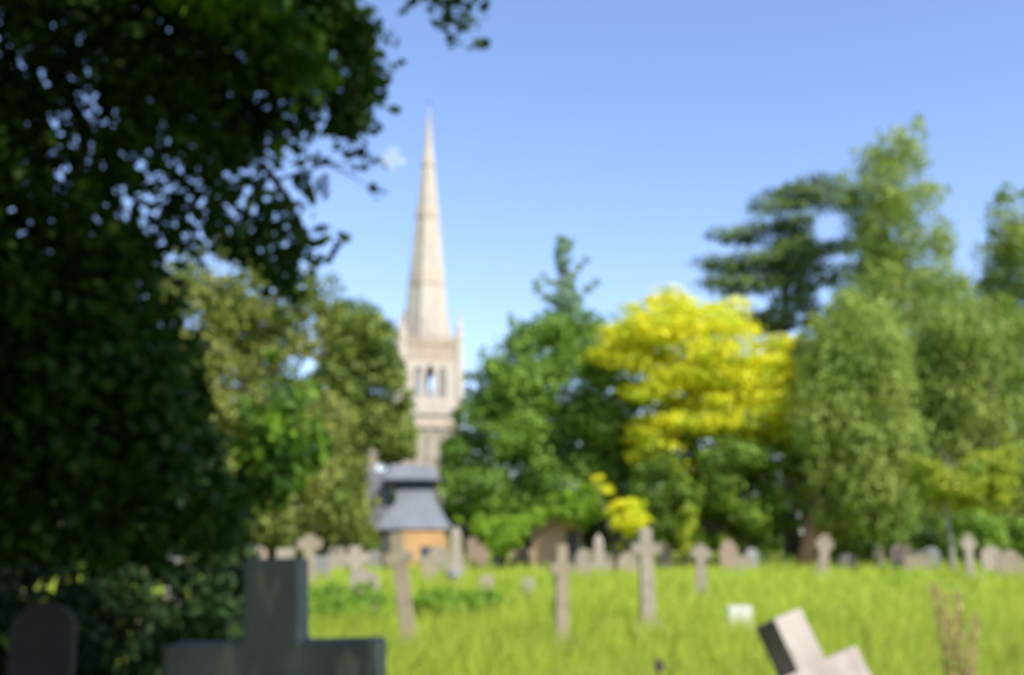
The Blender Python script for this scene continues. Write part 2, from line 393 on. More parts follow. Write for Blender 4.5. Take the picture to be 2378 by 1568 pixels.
tree('evergreen_tree', 'tall olive green evergreen tree behind the dark shady shrubs, left of the spire', 50,
     [(380, 1310), (350, 900), (370, 640), (400, 560), (440, 600), (500, 540), (560, 520), (620, 560), (640, 660), (700, 640), (740, 620), (800, 640), (790, 720), (740, 800), (800, 900), (840, 1000), (870, 1100), (880, 1200), (870, 1300)],
     L['olive'], M['bark'], 36000, .34, 330, 1.2, 3.2, 620, .4, 11, droop=.3, updir=(0, 0, .8))
tree('evergreen_tree', 'rounded mid green tree directly left of the church tower, above the slate roof', 58,
     [(740, 1290), (740, 900), (760, 740), (800, 700), (850, 690), (900, 740), (925, 800), (945, 900), (965, 980), (968, 1050), (905, 1080), (870, 1090), (865, 1160), (870, 1230), (860, 1290)],
     L['mixed'], M['bark'], 22000, .36, 190, 1.1, 3, 800, .35, 12)
tree('spreading_tree', 'dense green tree with drooping sprays right of the church tower', 62,
     [(1020, 1180), (1010, 1090), (1040, 1010), (1070, 940), (1105, 880), (1105, 830), (1150, 820), (1180, 760), (1230, 740), (1300, 725), (1420, 720), (1440, 800), (1480, 900), (1480, 1100), (1460, 1200), (1250, 1220), (1100, 1200)],
     L['mid'], M['bark'], 38000, .36, 230, 1.25, 4, 1260, .4, 13, droop=.3,
     extra=[(1120, 815, 0, .4), (1095, 870, -1, .5), (1150, 840, 1, .6), (1190, 745, 0, .35), (1185, 730, 0, .25), (1400, 850, 0, 1.5), (1440, 900, 1, 1.6), (1430, 960, 0, 1.6), (1470, 1000, 1, 1.6), (1450, 1060, 0, 1.6), (1400, 1000, 1, 1.6), (1190, 800, 0, 1.2), (1230, 775, 0, 1.4), (1290, 762, 0, 1.5), (1350, 757, 0, 1.5), (1405, 765, 0, 1.3), (1150, 870, 0, 1.3), (1120, 935, 0, 1.4), (1085, 1000, 0, 1.3), (1060, 1070, 0, 1.2), (1150, 980, -2, 1.4), (1250, 860, -3, 1.6)])
tree('monkey_puzzle_tree', 'blue green conifer tip with upturned branches rising behind the dense tree', 84,
     [(1275, 800), (1265, 720), (1285, 700), (1290, 640), (1290, 560), (1305, 535), (1328, 560), (1328, 640), (1350, 700), (1360, 800)],
     L['bluish'], M['bark_pale'], 9000, .30, 80, .75, .9, 1310, .3, 14,
     extra=[(1270, 690, 0, .5), (1250, 672, 0, .5), (1245, 655, 0, .4), (1290, 700, 0, .6), (1340, 690, 0, .6), (1365, 670, 0, .5), (1385, 655, 0, .4), (1345, 620, 0, .4), (1360, 605, 0, .35), (1330, 640, 0, .5), (1262, 640, 0, .3), (1275, 655, 0, .4), (1315, 670, 1, .6), (1190, 745, 0, .3)])
tree('golden_tree', 'bright golden yellow leafed tree in the middle of the tree line', 58,
     [(1375, 850), (1385, 790), (1425, 735), (1500, 710), (1520, 670), (1545, 660), (1590, 690), (1620, 720), (1660, 690), (1710, 700), (1720, 760), (1760, 790), (1820, 770), (1830, 820), (1860, 870), (1870, 940), (1900, 1010), (1905, 1060), (1840, 1085), (1780, 1060), (1700, 1075), (1640, 1050), (1590, 1050), (1590, 1105), (1530, 1110), (1460, 1090), (1440, 1040), (1465, 980), (1445, 900), (1415, 880)],
     L['gold'], M['bark'], 42000, .30, 230, 1.25, 3.8, 1620, .38, 15, flat=(1.35, 1, .42), nlimb=22,
     extra=[(1470, 1180, -2, .8), (1600, 1200, -2, .6), (1780, 1120, -1, .7), (1400, 1130, -2, .4), (1850, 1110, -1, .6), (1700, 1140, -2, .5), (1540, 1140, -2, .6), (1560, 1080, -2, 1.0), (1500, 1060, -2, 1.0), (1860, 1050, -1, .9), (1820, 1090, -2, .7), (1650, 1090, -2, .8), (1740, 1090, -2, .9), (1548, 672, 0, .7), (1545, 700, 0, 1.0), (1520, 730, -1, 1.1), (1700, 705, 0, .9), (1680, 730, 0, 1.1), (1600, 725, 0, 1.0), (1810, 790, 0, .9), (1470, 715, 0, .8), (1400, 830, 0, .9), (1430, 770, 0, .9)])
tree('cedar_tree', 'dark layered cedar behind the golden tree with flat branches against the sky', 76,
     [(1760, 1000), (1740, 780), (1800, 700), (1800, 600), (1815, 480), (1820, 430), (1850, 430), (1870, 480), (1890, 600), (1900, 780), (1890, 1000)],
     L['cedar'], M['bark'], 24000, .34, 90, 1.1, 2.2, 1840, .5, 16, flat=(1.5, 1.3, .45),
     extra=[(1700, 545, 0, 1.3), (1735, 555, 1, 1.2), (1775, 530, 0, 1.4), (1790, 480, -1, 1.3), (1815, 455, 0, 1.2), (1870, 450, 0, 1.6), (1900, 430, 1, 1.6), (1915, 470, 0, 1.5),
            (1860, 580, 0, 1.1), (1910, 580, 1, 1.2), (1955, 570, 0, 1.2), (1660, 610, 0, 1.2), (1700, 625, 1, 1.5), (1745, 610, 0, 1.7), (1790, 600, 0, 1.6), (1660, 655, 0, 1.0), (1700, 665, -1, 1.5), (1750, 660, 0, 1.6), (1790, 650, 2, 1.6), (1850, 620, 0, 1.6), (1740, 740, 0, 1.3), (1780, 750, 1, 1.6), (1820, 740, 0, 1.8), (1930, 640, 0, 1.8)])
tree('silver_birch_tree', 'tallest feathery pale green tree rising above the cedar', 70,
     [(1900, 1250), (1880, 900), (1900, 760), (1960, 620), (1970, 480), (1950, 400), (1990, 380), (2020, 310), (2060, 280), (2090, 300), (2130, 275), (2150, 340), (2180, 420), (2170, 500), (2200, 560), (2230, 640), (2250, 800), (2260, 1250)],
     L['birch'], M['bark_pale'], 42000, .34, 330, 1.15, 3.6, 2070, .4, 17, droop=.7, updir=(0, 0, .9),
     extra=[(1990, 430, 0, 1.5), (2000, 500, 1, 1.6), (2020, 360, 0, 1.3), (2060, 330, 0, 1.5), (2110, 350, 0, 1.3), (2130, 430, 0, 1.6), (2060, 430, -1, 1.8), (2060, 520, 0, 1.9), (2140, 520, 0, 1.6), (2130, 620, 0, 1.8), (2170, 640, 1, 1.6), (2010, 600, 0, 1.8), (2100, 700, 0, 1.8), (1960, 395, 0, .4), (1985, 345, 0, .35), (2205, 430, 0, .35), (2190, 500, 0, .5), (2135, 270, 0, .4)])
tree('silver_birch_tree', 'narrow pale green tree at the right edge of the tree line', 72,
     [(2230, 1250), (2230, 800), (2280, 700), (2270, 600), (2290, 500), (2320, 440), (2340, 410), (2370, 430), (2420, 520), (2470, 700), (2500, 1250)],
     L['birch'], M['bark_pale'], 32000, .34, 220, 1.1, 3, 2390, .35, 18, droop=.6, updir=(0, 0, .9),
     extra=[(2340, 450, 0, .9), (2325, 500, 0, 1.3), (2360, 510, 0, 1.4), (2300, 570, 0, 1.3), (2345, 590, 1, 1.7), (2285, 650, 0, 1.3), (2330, 680, 0, 1.8), (2380, 640, 0, 1.9), (2270, 720, 0, 1.4)])
tree('weeping_tree', 'broad weeping green tree with a reddish trunk right of the golden tree', 55,
     [(1870, 1200), (1840, 1060), (1860, 900), (1850, 800), (1900, 700), (1980, 680), (2040, 660), (2100, 760), (2120, 900), (2130, 1050), (2110, 1180), (2060, 1250), (1960, 1260), (1900, 1220)],
     L['birch'], M['bark_red'], 32000, .30, 200, 1.0, 3, 1866, .42, 19, droop=.8, updir=(0, 0, 1), top=2000,
     extra=[(1890, 820, -2, 1.2), (1900, 880, -2.5, 1.3), (1885, 940, -2.5, 1.3), (1880, 1000, -2.5, .9), (1900, 1060, -2, .8), (1920, 740, -1, 1.0), (1960, 690, -1, .9), (2030, 700, -1, 1.1), (1960, 900, -3, 1.2), (2000, 1000, -3, 1.2), (2060, 860, -2, 1.3), (2110, 1000, -2, 1.3), (2080, 1120, -2, 1.1)])
tree('weeping_tree', 'broad weeping green tree behind the lime coloured sapling', 62,
     [(2080, 1260), (2090, 1000), (2060, 850), (2120, 720), (2200, 640), (2300, 660), (2380, 740), (2460, 800), (2480, 1260)],
     L['birch'], M['bark'], 34000, .32, 240, 1.1, 3, 2330, .4, 20, droop=.8, updir=(0, 0, 1))
tree('weeping_tree', 'dense mid green weeping tree filling the gap right of the reddish trunk', 66,
     [(1860, 1280), (1850, 1000), (1900, 850), (1960, 740), (2080, 700), (2200, 740), (2260, 850), (2300, 1000), (2300, 1280)],
     L['birch'], M['bark'], 34000, .34, 240, 1.2, 3, 2090, .35, 23, droop=.7, updir=(0, 0, 1),
     extra=[(2110, 700, 0, 1.6), (2160, 660, 0, 1.6), (2205, 640, 0, 1.3), (2240, 690, 0, 1.6), (2000, 660, 0, 1.6), (2060, 640, 0, 1.7), (2280, 760, 0, 1.6), (2130, 780, -3, 1.7), (2180, 860, -3, 1.6), (2120, 900, -4, 1.4)])
tree('young_tree', 'young lime green sapling with a pale leaning stem near the right edge', 44,
     [(2150, 1170), (2090, 1090), (2110, 1050), (2200, 1080), (2280, 1050), (2330, 1010), (2350, 1060), (2360, 1150), (2300, 1190), (2230, 1190)],
     L['lime'], M['bark_pale'], 11000, .22, 110, .5, 1.4, 2210, .14, 21, updir=(.5, 0, .8), top=2190)
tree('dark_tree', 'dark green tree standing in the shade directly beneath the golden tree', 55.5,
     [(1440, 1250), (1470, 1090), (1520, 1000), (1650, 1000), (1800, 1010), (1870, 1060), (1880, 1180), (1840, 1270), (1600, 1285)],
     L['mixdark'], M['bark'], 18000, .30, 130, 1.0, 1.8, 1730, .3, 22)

def shrub(name, label, D, outline, leafm, nl, ls, npuff, r0, thick, seed, base_px, group=None, flat=(1, 1, .75), cat='shrub', shape=4, aspect=.55, stems=6, extra=None):
    r = np.random.default_rng(seed)
    poly = [Pxz(a, b, D) for a, b in outline]
    C, rr = puffs_in(poly, D, npuff, r0, thick, r)
    pos, nrm = puff_leaves(C, rr, nl, r, flat)
    pos[:, 2] = np.maximum(pos[:, 2], .02 + r.random(len(pos)) * .2)
    bx = P(base_px, 1240, D).x
    o = empty(name, (bx, D, 0), label, cat, group); off = np.array([bx, D, 0])
    link('foliage', leaves_mesh('foliage', pos - off, nrm, ls * r.uniform(.6, 1.3, len(pos)), r, aspect, shape), leafm, o)
    bm = bmesh.new(); W = (max(p[0] for p in poly) - min(p[0] for p in poly)) * .12
    for i in range(stems):
        tg = Vector(C[r.integers(len(C))] - off); b = Vector((r.normal() * W * .3, r.normal() * .2, -.1))
        add_tube(bm, [b, b.lerp(tg, .5) + Vector((0, 0, .1)), tg], [ls * .22 + .02, ls * .14 + .012, ls * .05 + .004], 6)
    fbm('stem', bm, M['bark'], o, True)
    return o
shrub('shrub', 'golden yellow bush at the foot of the golden tree', 50, [(1375, 1110), (1400, 1105), (1430, 1160), (1470, 1150), (1515, 1180), (1510, 1220), (1460, 1250), (1430, 1290), (1420, 1230), (1400, 1170)], L['gold'], 3500, .2, 34, .5, .8, 31, 1440)
shrub('shrub', 'small lime green bush under the golden tree', 51, [(1570, 1290), (1565, 1200), (1590, 1160), (1620, 1180), (1620, 1240), (1600, 1290)], L['lime'], 1200, .2, 20, .4, .5, 32, 1595)
shrub('climbing_shrub', 'low arching bright green shrub sloping up from the lodge to the golden bush', 51, [(1045, 1200), (1130, 1195), (1230, 1190), (1300, 1140), (1370, 1110), (1410, 1130), (1400, 1200), (1350, 1230), (1290, 1200), (1230, 1240), (1200, 1290), (1140, 1290), (1100, 1240)], L['bright'], 9000, .20, 100, .55, .7, 33, 1180)
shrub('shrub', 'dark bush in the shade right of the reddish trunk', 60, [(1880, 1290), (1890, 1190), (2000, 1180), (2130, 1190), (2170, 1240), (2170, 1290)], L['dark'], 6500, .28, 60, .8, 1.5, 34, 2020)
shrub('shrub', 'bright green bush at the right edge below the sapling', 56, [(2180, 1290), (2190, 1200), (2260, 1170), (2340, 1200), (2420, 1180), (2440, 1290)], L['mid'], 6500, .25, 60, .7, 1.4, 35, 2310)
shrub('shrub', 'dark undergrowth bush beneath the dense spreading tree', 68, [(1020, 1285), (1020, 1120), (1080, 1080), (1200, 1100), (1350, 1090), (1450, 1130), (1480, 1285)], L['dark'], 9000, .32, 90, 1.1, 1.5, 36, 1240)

# far tree line beyond everything (no sky under the crowns)
def treeline():
    r = np.random.default_rng(50)
    n = 900; x = r.uniform(-75, 75, n); y = 104 + r.uniform(-4, 4, n); z = r.uniform(0, 11, n) * (.8 + .3 * np.sin(x * .21))
    C = np.stack([x, y, z], 1); rr = r.uniform(1.2, 2.2, n)
    pos, nrm = puff_leaves(C, rr, 60000, r)
    pos[:, 2] = np.maximum(pos[:, 2], .1)
    k = ~((pos[:, 0] > -14) & (pos[:, 0] < 1) & (pos[:, 2] > 5.2))
    pos, nrm = pos[k], nrm[k]
    o = link('far_treeline', leaves_mesh('far_treeline', pos, nrm, .7 * r.uniform(.6, 1.2, len(pos)), r), L['dark'])
    tag(o, 'distant dark green tree line closing off the churchyard', 'treeline', kind='stuff')
treeline()

# ------------------------------------------------------------------ the big shade tree over the camera
def big_tree():
    r = np.random.default_rng(99)
    base = Vector((-5.6, -.6, 0))
    o = empty('broadleaf_tree', base, 'huge dark broadleaf tree whose canopy hangs over the left of the churchyard', 'tree')
    D = 6.2
    out = [(-500, -500), (780, -500), (830, -100), (850, 40), (880, 110), (868, 200), (845, 260), (838, 330), (790, 320), (775, 230), (740, 200), (700, 330), (700, 400), (720, 470), (690, 500), (740, 555), (690, 620), (705, 690), (650, 690), (610, 620),
           (500, 560), (430, 590), (400, 650), (440, 760), (470, 880), (505, 960), (500, 1060), (555, 1150), (560, 1220), (470, 1300), (-500, 1300)]
    hl = [(100, 70 + 20, 40), (120, 215, 52), (270, 305, 40), (255, 400, 45), (310, 330, 30), (70, 100, 26), (560, 330, 22), (600, 455, 38), (650, 455, 30), (440, 470, 24), (520, 585, 22), (395, 600, 26), (240, 600, 16), (450, 560, 26),
          (690, 540, 24), (720, 300, 22), (760, 370, 18), (720, 70, 20), (560, 455, 20), (660, 330, 14)]
    holes = []
    for a, b, q in hl:
        x, z = Pxz(a, b, D); holes.append((x, z, q / F * D * .62))
    poly = [Pxz(a, b, D) for a, b in out]
    C, rr = puffs_in(poly, D, 1700, .24, .8, r, holes, Rin=1.0)
    n1 = 66000
    pos, nrm = puff_leaves(C, rr, n1, r, (1, 1, 1), .2)
    keep = np.ones(len(pos), bool)
    for hx, hz, hr in holes:
        keep &= np.hypot(pos[:, 0] - hx, pos[:, 2] - hz) > hr * r.uniform(.35, 1.05, len(pos))
    pos, nrm = pos[keep], nrm[keep]
    sz = .085 * r.uniform(.6, 1.3, len(pos))
    # outlying sprigs
    sp = [(870, 385, 6, 3), (865, 440, 6, 4), (830, 390, 6, 2), (750, 430, 6, 9), (770, 570, 6, 7), (745, 600, 6, 6), (740, 360, 6, 8), (720, 540, 6, 10), (700, 600, 6, 9), (820, 320, 6, 14),
          (1060, 20, 6, 22), (1080, 50, 6, 18), (1050, 85, 6, 8), (1100, 10, 6, 14), (1020, 15, 6, 8), (950, 2, 6, 8), (1040, -30, 6, 30), (1000, -50, 6, 26), (1085, 75, 6, 7), (930, -60, 6, 24),
          (820, 60, 6, 40), (850, 100, 6, 40), (862, 150, 6, 34), (838, 180, 6, 40), (830, 230, 6, 40), (822, 280, 6, 34), (815, 310, 6, 24), (800, 130, 6, 26), (600, 480, 6, 20), (650, 520, 6, 22), (680, 560, 6, 26), (690, 600, 6, 24), (640, 600, 6, 30), (660, 640, 6, 34), (700, 520, 6, 16), (780, 240, 6, 18), (800, 60, 6, 30), (770, 20, 6, 25), (830, 120, 6, 26)]
    P2 = []; N2 = []
    for a, b, dd, k in sp:
        c = np.array(P(a, b, dd)); s = .03 + .008 * k ** .6
        q = c + r.normal(size=(k, 3)) * s * np.array([.8, 1.5, .8]); P2.append(q); N2.append(r.normal(size=(k, 3)) + np.array([0, -.5, .4]))
    P2 = np.vstack(P2); N2 = np.vstack(N2)
    # sunlit bough hanging further out over the graves
    pl2 = [Pxz(a, b, 9.5) for a, b in [(600, 830), (640, 810), (700, 830), (740, 900), (770, 980), (760, 1040), (720, 1110), (660, 1190), (600, 1190), (570, 1260), (500, 1290), (470, 1200), (520, 1100), (560, 1000), (590, 900)]]
    C3, r3 = puffs_in(pl2, 9.5, 60, .17, .5, r, Rin=.5)
    p3, n3 = puff_leaves(C3, r3, 1100, r, (1, 1, 1), .2)
    # bright tuft hanging at the top of the picture
    pl4 = [Pxz(a, b, 5.3) for a, b in [(350, -60), (660, -80), (700, 60), (770, 110), (770, 190), (720, 200), (640, 160), (600, 60), (380, 20)]]
    C4, r4 = puffs_in(pl4, 5.3, 60, .13, .35, r, Rin=.5)
    p4, n4 = puff_leaves(C4, r4, 900, r, (1, 1, 1), .2)
    # canopy overhead (out of the picture, it throws the shade)
    n = 2000
    x = r.uniform(-15, 5.3, n); y = r.uniform(-9, 12, n); z = r.uniform(4.6, 12.5, n)
    lim = np.where(y < -1, 5.3, 5.3 - (y + 1) * .55)
    k = (x < lim) & (z > CAMZ + .72 * np.maximum(y, 0) + 2.0) & (z < 13.5 - .03 * (x + 5) ** 2)
    Cc = np.stack([x, y, z], 1)[k]
    for g0, gr in ((P(600, 90, 5.3), 1.7), (P(660, 980, 9.5), 2.3)):     # two gaps that let the sun through
        v = Cc - np.array(g0); tt = v @ np.array(SUNV)
        Cc = Cc[~((np.linalg.norm(v - tt[:, None] * np.array(SUNV), axis=1) < gr) & (tt > 0))]
    tt = r.uniform(4.5, 12, 70)[:, None]  # unseen puffs added towards the sun to shade the foreground cross
    Cc = np.vstack([Cc, np.array([-.8, 3.7, 1.4]) + tt * np.array(SUNV) + r.normal(size=(70, 3)) * .5])
    tt = r.uniform(4.0, 12, 60)[:, None]  # more unseen puffs, added to shade the lower left headstone
    Cc = np.vstack([Cc, np.array([-2.5, 6.0, 1.3]) + tt * np.array(SUNV) + r.normal(size=(60, 3)) * .5])
    rc = r.uniform(.8, 1.5, len(Cc))
    pc, nc = puff_leaves(Cc, rc, 80000, r, (1, 1, .8))
    k = (pc[:, 1] < .1) | (pc[:, 2] > CAMZ + .75 * pc[:, 1] + .5) | (np.abs(pc[:, 0]) > .6 * pc[:, 1] + .6)
    v = pc - np.array(P(1840, 1450, 5.6)); tt = v @ np.array(SUNV)          # open sky towards the leaning cross
    k &= ~((np.linalg.norm(v - tt[:, None] * np.array(SUNV), axis=1) < .8) & (tt > 0))
    pc, nc = pc[k], nc[k]
    # outer skirt on the left and behind
    n = 420; th = r.uniform(math.pi * .62, math.pi * 1.6, n); ra = r.uniform(8, 9.6, n)
    Cs = np.stack([-5.5 + ra * np.cos(th), -.5 + ra * np.sin(th), r.uniform(1.6, 8, n)], 1)
    k = ~((Cs[:, 1] > 1) & (Cs[:, 0] > -.44 * Cs[:, 1] - 3.5)); Cs = Cs[k]
    Cb = np.stack([r.uniform(-13, 5.5, 420), r.uniform(-9.5, -6, 420), r.uniform(1.2, 12, 420)], 1); Cs = np.vstack([Cs, Cb])  # unseen foliage added behind the camera to keep skylight out
    ps, ns = puff_leaves(Cs, r.uniform(.7, 1.1, len(Cs)), 34000, r)
    yp = np.vstack([p3, p4]); yn = np.vstack([n3, n4])
    link('sunlit_tint_bough', leaves_mesh('sunlit_tint_bough', yp - np.array(base), yn, np.concatenate([.12 * r.uniform(.6, 1.2, len(p3)), .09 * r.uniform(.7, 1.2, len(p4))]), r, .62, 6), L['young'], o)  # 'young' is the canopy leaf with sunlight put into its colour
    pos = np.vstack([pos, P2, pc, ps]); nrm = np.vstack([nrm, N2, nc, ns])
    sz = np.concatenate([sz, .085 * r.uniform(.7, 1.2, len(P2)), .24 * r.uniform(.7, 1.2, len(pc)), .26 * r.uniform(.7, 1.2, len(ps))])
    pos = pos - np.array(base)
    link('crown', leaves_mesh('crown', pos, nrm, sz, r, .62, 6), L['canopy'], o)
    bm = trunk_mesh((0, 0, 0), (.6, .4, 11.5), .55, [Vector(Cc[i]) - base for i in r.choice(len(Cc), 16, replace=False)], r, .12, 14)
    for pts, r0 in [(([(-5.5, -.4, 3.4), (-4.4, 2.2, 4.4), (-2.9, 4.8, 4.9), tuple(P(430, 150, 6.3)), tuple(P(640, 420, 6.2)), tuple(P(720, 560, 6.1))]), .07),
                    (([(-5.4, -.4, 4.6), (-3.6, 2.4, 5.8), (-1.9, 4.9, 5.6), tuple(P(760, -40, 6.1)), tuple(P(830, 150, 6.0)), tuple(P(825, 320, 6))]), .06),
                    (([(-3.6, 2.4, 5.8), (-1.6, 4.6, 5.8), tuple(P(960, -120, 6)), tuple(P(1060, -20, 6)), tuple(P(1070, 70, 6))]), .05),
                    (([(-5.6, -.5, 2.6), (-4.6, 3, 3.2), (-3.6, 6, 3.2), tuple(P(300, 900, 8.5)), tuple(P(560, 900, 9.5)), tuple(P(700, 960, 9.5))]), .045),
                    (([(-2.9, 4.8, 4.9), tuple(P(200, 300, 6.2)), tuple(P(160, 600, 6.2)), tuple(P(220, 900, 6.2)), tuple(P(250, 1200, 6.2))]), .06),
                    (([tuple(P(640, 420, 6.2)), tuple(P(760, 380, 6.05)), tuple(P(860, 385, 6))]), .012), (([tuple(P(760, 380, 6.05)), tuple(P(820, 410, 6)), tuple(P(868, 440, 6))]), .008)]:
        rad = [r0 * (1 - .82 * i / (len(pts) - 1)) for i in range(len(pts))]
        add_tube(bm, [Vector(p) - base for p in pts], rad, 8)
    fbm('trunk', bm, M['bark'], o, True)
big_tree()
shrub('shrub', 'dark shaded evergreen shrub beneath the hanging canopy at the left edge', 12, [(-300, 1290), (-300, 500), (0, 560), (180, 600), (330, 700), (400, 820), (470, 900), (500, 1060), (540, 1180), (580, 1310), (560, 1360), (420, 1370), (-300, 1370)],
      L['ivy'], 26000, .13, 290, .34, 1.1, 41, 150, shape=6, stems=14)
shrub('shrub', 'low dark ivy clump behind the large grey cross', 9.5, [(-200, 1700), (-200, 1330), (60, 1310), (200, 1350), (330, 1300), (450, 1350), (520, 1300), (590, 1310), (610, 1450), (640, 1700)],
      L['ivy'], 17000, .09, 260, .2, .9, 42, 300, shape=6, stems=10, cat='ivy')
nm = leafmat('shadow_clump_leaf', (.14, .27, .02), (.25, .41, .035), None, .38)  # leaf clumps in darker green stand in for a soft shadow on the grass
shrub('shadow_clump', 'dark green leafy patch standing in for a shadow among the crosses left of the lawn', 20, [(690, 1450), (700, 1375), (740, 1345), (800, 1365), (850, 1350), (890, 1385), (920, 1400), (920, 1450)], nm, 6000, .09, 110, .2, 1.8, 43, 800, cat='plant')
shrub('shadow_clump', 'low dark green leafy patch standing in for a shadow in front of the tall grey pillar', 21, [(960, 1410), (970, 1372), (1040, 1365), (1100, 1375), (1160, 1370), (1170, 1430), (960, 1430)], nm, 4500, .09, 50, .2, 1.2, 44, 1060, cat='plant')

# ------------------------------------------------------------------ church tower
def arch_panel(bm, hw, z0, z1, ops, y0, y1, M_=None):
    """wall from x=-hw..hw, z0..z1 with pointed openings (cx, w, zb, zspring, ztop)"""
    b2 = bmesh.new(); x = -hw
    for cx, wd, zb, zs, zt in ops:
        add_box(b2, x, cx - wd / 2, y0, y1, z0, z1)
        add_box(b2, cx - wd / 2, cx + wd / 2, y0, y1, z0, zb)
        L_ = [(cx - wd / 2, zs)]
        for i in range(1, 6):
            f = i / 6; L_.append((cx - wd / 2 + wd / 2 * (1 - math.cos(f * math.pi / 2)) , zs + (zt - zs) * math.sin(f * math.pi / 2)))
        add_prism(b2, L_ + [(cx, zt), (cx, z1), (cx - wd / 2, z1)], y0, y1)
        Rr = [(2 * cx - a, b) for a, b in L_]
        add_prism(b2, Rr + [(cx, zt), (cx, z1), (cx + wd / 2, z1)], y0, y1)
        x = cx + wd / 2
    add_box(b2, x, hw, y0, y1, z0, z1)
    if M_ is not None: bmesh.ops.transform(b2, verts=b2.verts, matrix=M_)
    me = bpy.data.meshes.new('t'); b2.to_mesh(me); b2.free(); bm.from_mesh(me); bpy.data.meshes.remove(me)
def tower():
    D = 122; cx = P(992, 560, D).x; z = lambda py: P(992, py, D).z
    o = empty('church_tower', (cx, D, 0), 'tall pale limestone church tower with a slender pointed spire', 'church', rz=R(13.5))
    H = 3.5
    zb0, zb1 = z(968), z(800)      # belfry
    bm = bmesh.new(); add_box(bm, -H + .25, H - .25, -H + .25, H - .25, -.2, z(1000) - .01)
    for s in range(4):             # blind arcade and buttresses below the belfry
        Mr = Matrix.Rotation(s * math.pi / 2, 4, 'Z')
        for k in range(5):
            xx = -H + .55 + k * (2 * H - 1.1) / 4
            add_box(bm, xx - .16, xx + .16, -H + .02, -H + .27, z(1085) - 2, z(1000) - .02, Mr)
        add_box(bm, -H - .25, -H + .75, -H - .25, -H + .75, -.2, z(1010), Mr)
    fbm('tower_wall', bm, M['tower'], o)
    bm = bmesh.new(); add_box(bm, -H - .05, H + .05, -H - .05, H + .05, z(1000), z(970))
    fbm('string_course', bm, M['tower_pink'], o)
    bm = bmesh.new(); add_box(bm, -H - .3, H + .3, -H - .3, H + .3, z(970) + .003, z(938)); fbm('cornice', bm, M['tower_pale'], o)
    bm = bmesh.new()
    ops = [(-1.35, .85, z(932), z(885), z(862)), (0, .95, z(932), z(885), z(858)), (1.35, .85, z(932), z(885), z(862))]
    for s in range(4):
        Mr = Matrix.Rotation(s * math.pi / 2, 4, 'Z')
        arch_panel(bm, H - .36, z(938) + .003, z(850), ops, -H, -H + .35, Mr)
    fbm('belfry', bm, M['tower_pale'], o)
    for s in range(4):             # low louvre boards in each opening
        Mr = Matrix.Rotation(s * math.pi / 2, 4, 'Z')
        for c in (-1.35, 0, 1.35):
            bm = bmesh.new(); add_box(bm, c - .05, c + .05, -H + .16, -H + .24, z(932), z(870), Mr) if c and s != 2 else None
            for k in range(3 if c == 0 or s == 2 else 9): add_box(bm, c - .4, c + .4, -H + .1, -H + .3, z(930) + k * .33, z(930) + k * .33 + .22, Mr)
            fbm('louvre', bm, M['tower_dark'], o)
    for sx in (-1, 1):
        for sy in (-1, 1):
            bm = bmesh.new()
            add_ring_stack(bm, [(.55, z(938) + .004), (.55, z(800)), (.62, z(798)), (.62, z(790)), (.45, z(786))], 8, math.pi / 8, sx * (H - .3), sy * (H - .3))
            fbm('corner_turret', bm, M['tower_pale'], o)
    bm = bmesh.new()
    add_box(bm, -H + .02, H - .02, -H + .02, H - .02, z(850) + .003, z(812)); fbm('parapet_band', bm, M['tower_brown'], o)
    bm = bmesh.new()
    for s in range(4):
        Mr = Matrix.Rotation(s * math.pi / 2, 4, 'Z')
        add_box(bm, -H + .5, H - .5, -H - .08, -H + .25, z(812) + .003, z(803), Mr)
        for k in range(7):
            xx = -H + .8 + k * (2 * H - 1.6) / 6
            add_box(bm, xx - .22, xx + .22, -H - .08, -H + .25, z(803) + .003, z(792), Mr)
    fbm('parapet', bm, M['tower_brown'], o)
    for sx in (-1, 1):
        for sy in (-1, 1):
            bm = bmesh.new()
            add_ring_stack(bm, [(.42, z(786)), (.42, z(776)), (.5, z(775)), (.34, z(771)), (.05, z(735)), (.12, z(734)), (.02, z(730))], 8, 0, sx * (H - .3), sy * (H - .3))
            fbm('pinnacle', bm, M['tower_pale'], o)
    rb = 52 / F * D / math.cos(math.pi / 8)
    zt, zb = z(246), z(812)
    rr = lambda zz: rb * max(.02, (zt - zz) / (zt - zb)) * (1 + .04 * math.sin((zt - zz) / (zt - zb) * math.pi))
    bm = bmesh.new(); zs = [zb + (zt - zb) * i / 16 for i in range(17)]
    add_ring_stack(bm, [(rr(q), q) for q in zs], 8, math.pi / 8)
    for i in range(8):     # rolls on the arrises
        a = math.pi / 8 + i * math.pi / 4
        add_tube(bm, [(rr(q) * math.cos(a), rr(q) * math.sin(a), q) for q in zs[:-1]], [.1 - .07 * k / 16 for k in range(16)], 5)
    sp = fbm('spire', bm, M['tower_pale'], o)
    for py, hh in ((650, 18), (498, 13), (380, 9)):
        bm = bmesh.new(); a, b = z(py + hh), z(py - hh)
        add_ring_stack(bm, [(rr(a) + .02, a), (rr(a) + .09, a + .1), (rr(b) + .09, b - .1), (rr(b) + .02, b)], 8, math.pi / 8)
        fbm('stone_band', bm, M['tower_pink'], sp)
    for s in range(4):     # lucarnes
        bm = bmesh.new(); a = z(770); r_ = rr(a)
        Mr = Matrix.Rotation(s * math.pi / 2, 4, 'Z')
        b2 = bmesh.new(); add_prism(b2, [(-.55, a - .8), (.55, a - .8), (.55, a + 1), (0, a + 2.2), (-.55, a + 1)], -r_ * .93 - .12, -r_ * .6)
        bmesh.ops.transform(b2, verts=b2.verts, matrix=Mr); me = bpy.data.meshes.new('lucarne'); b2.to_mesh(me); b2.free()
        link('lucarne', me, M['tower_pale'], sp)
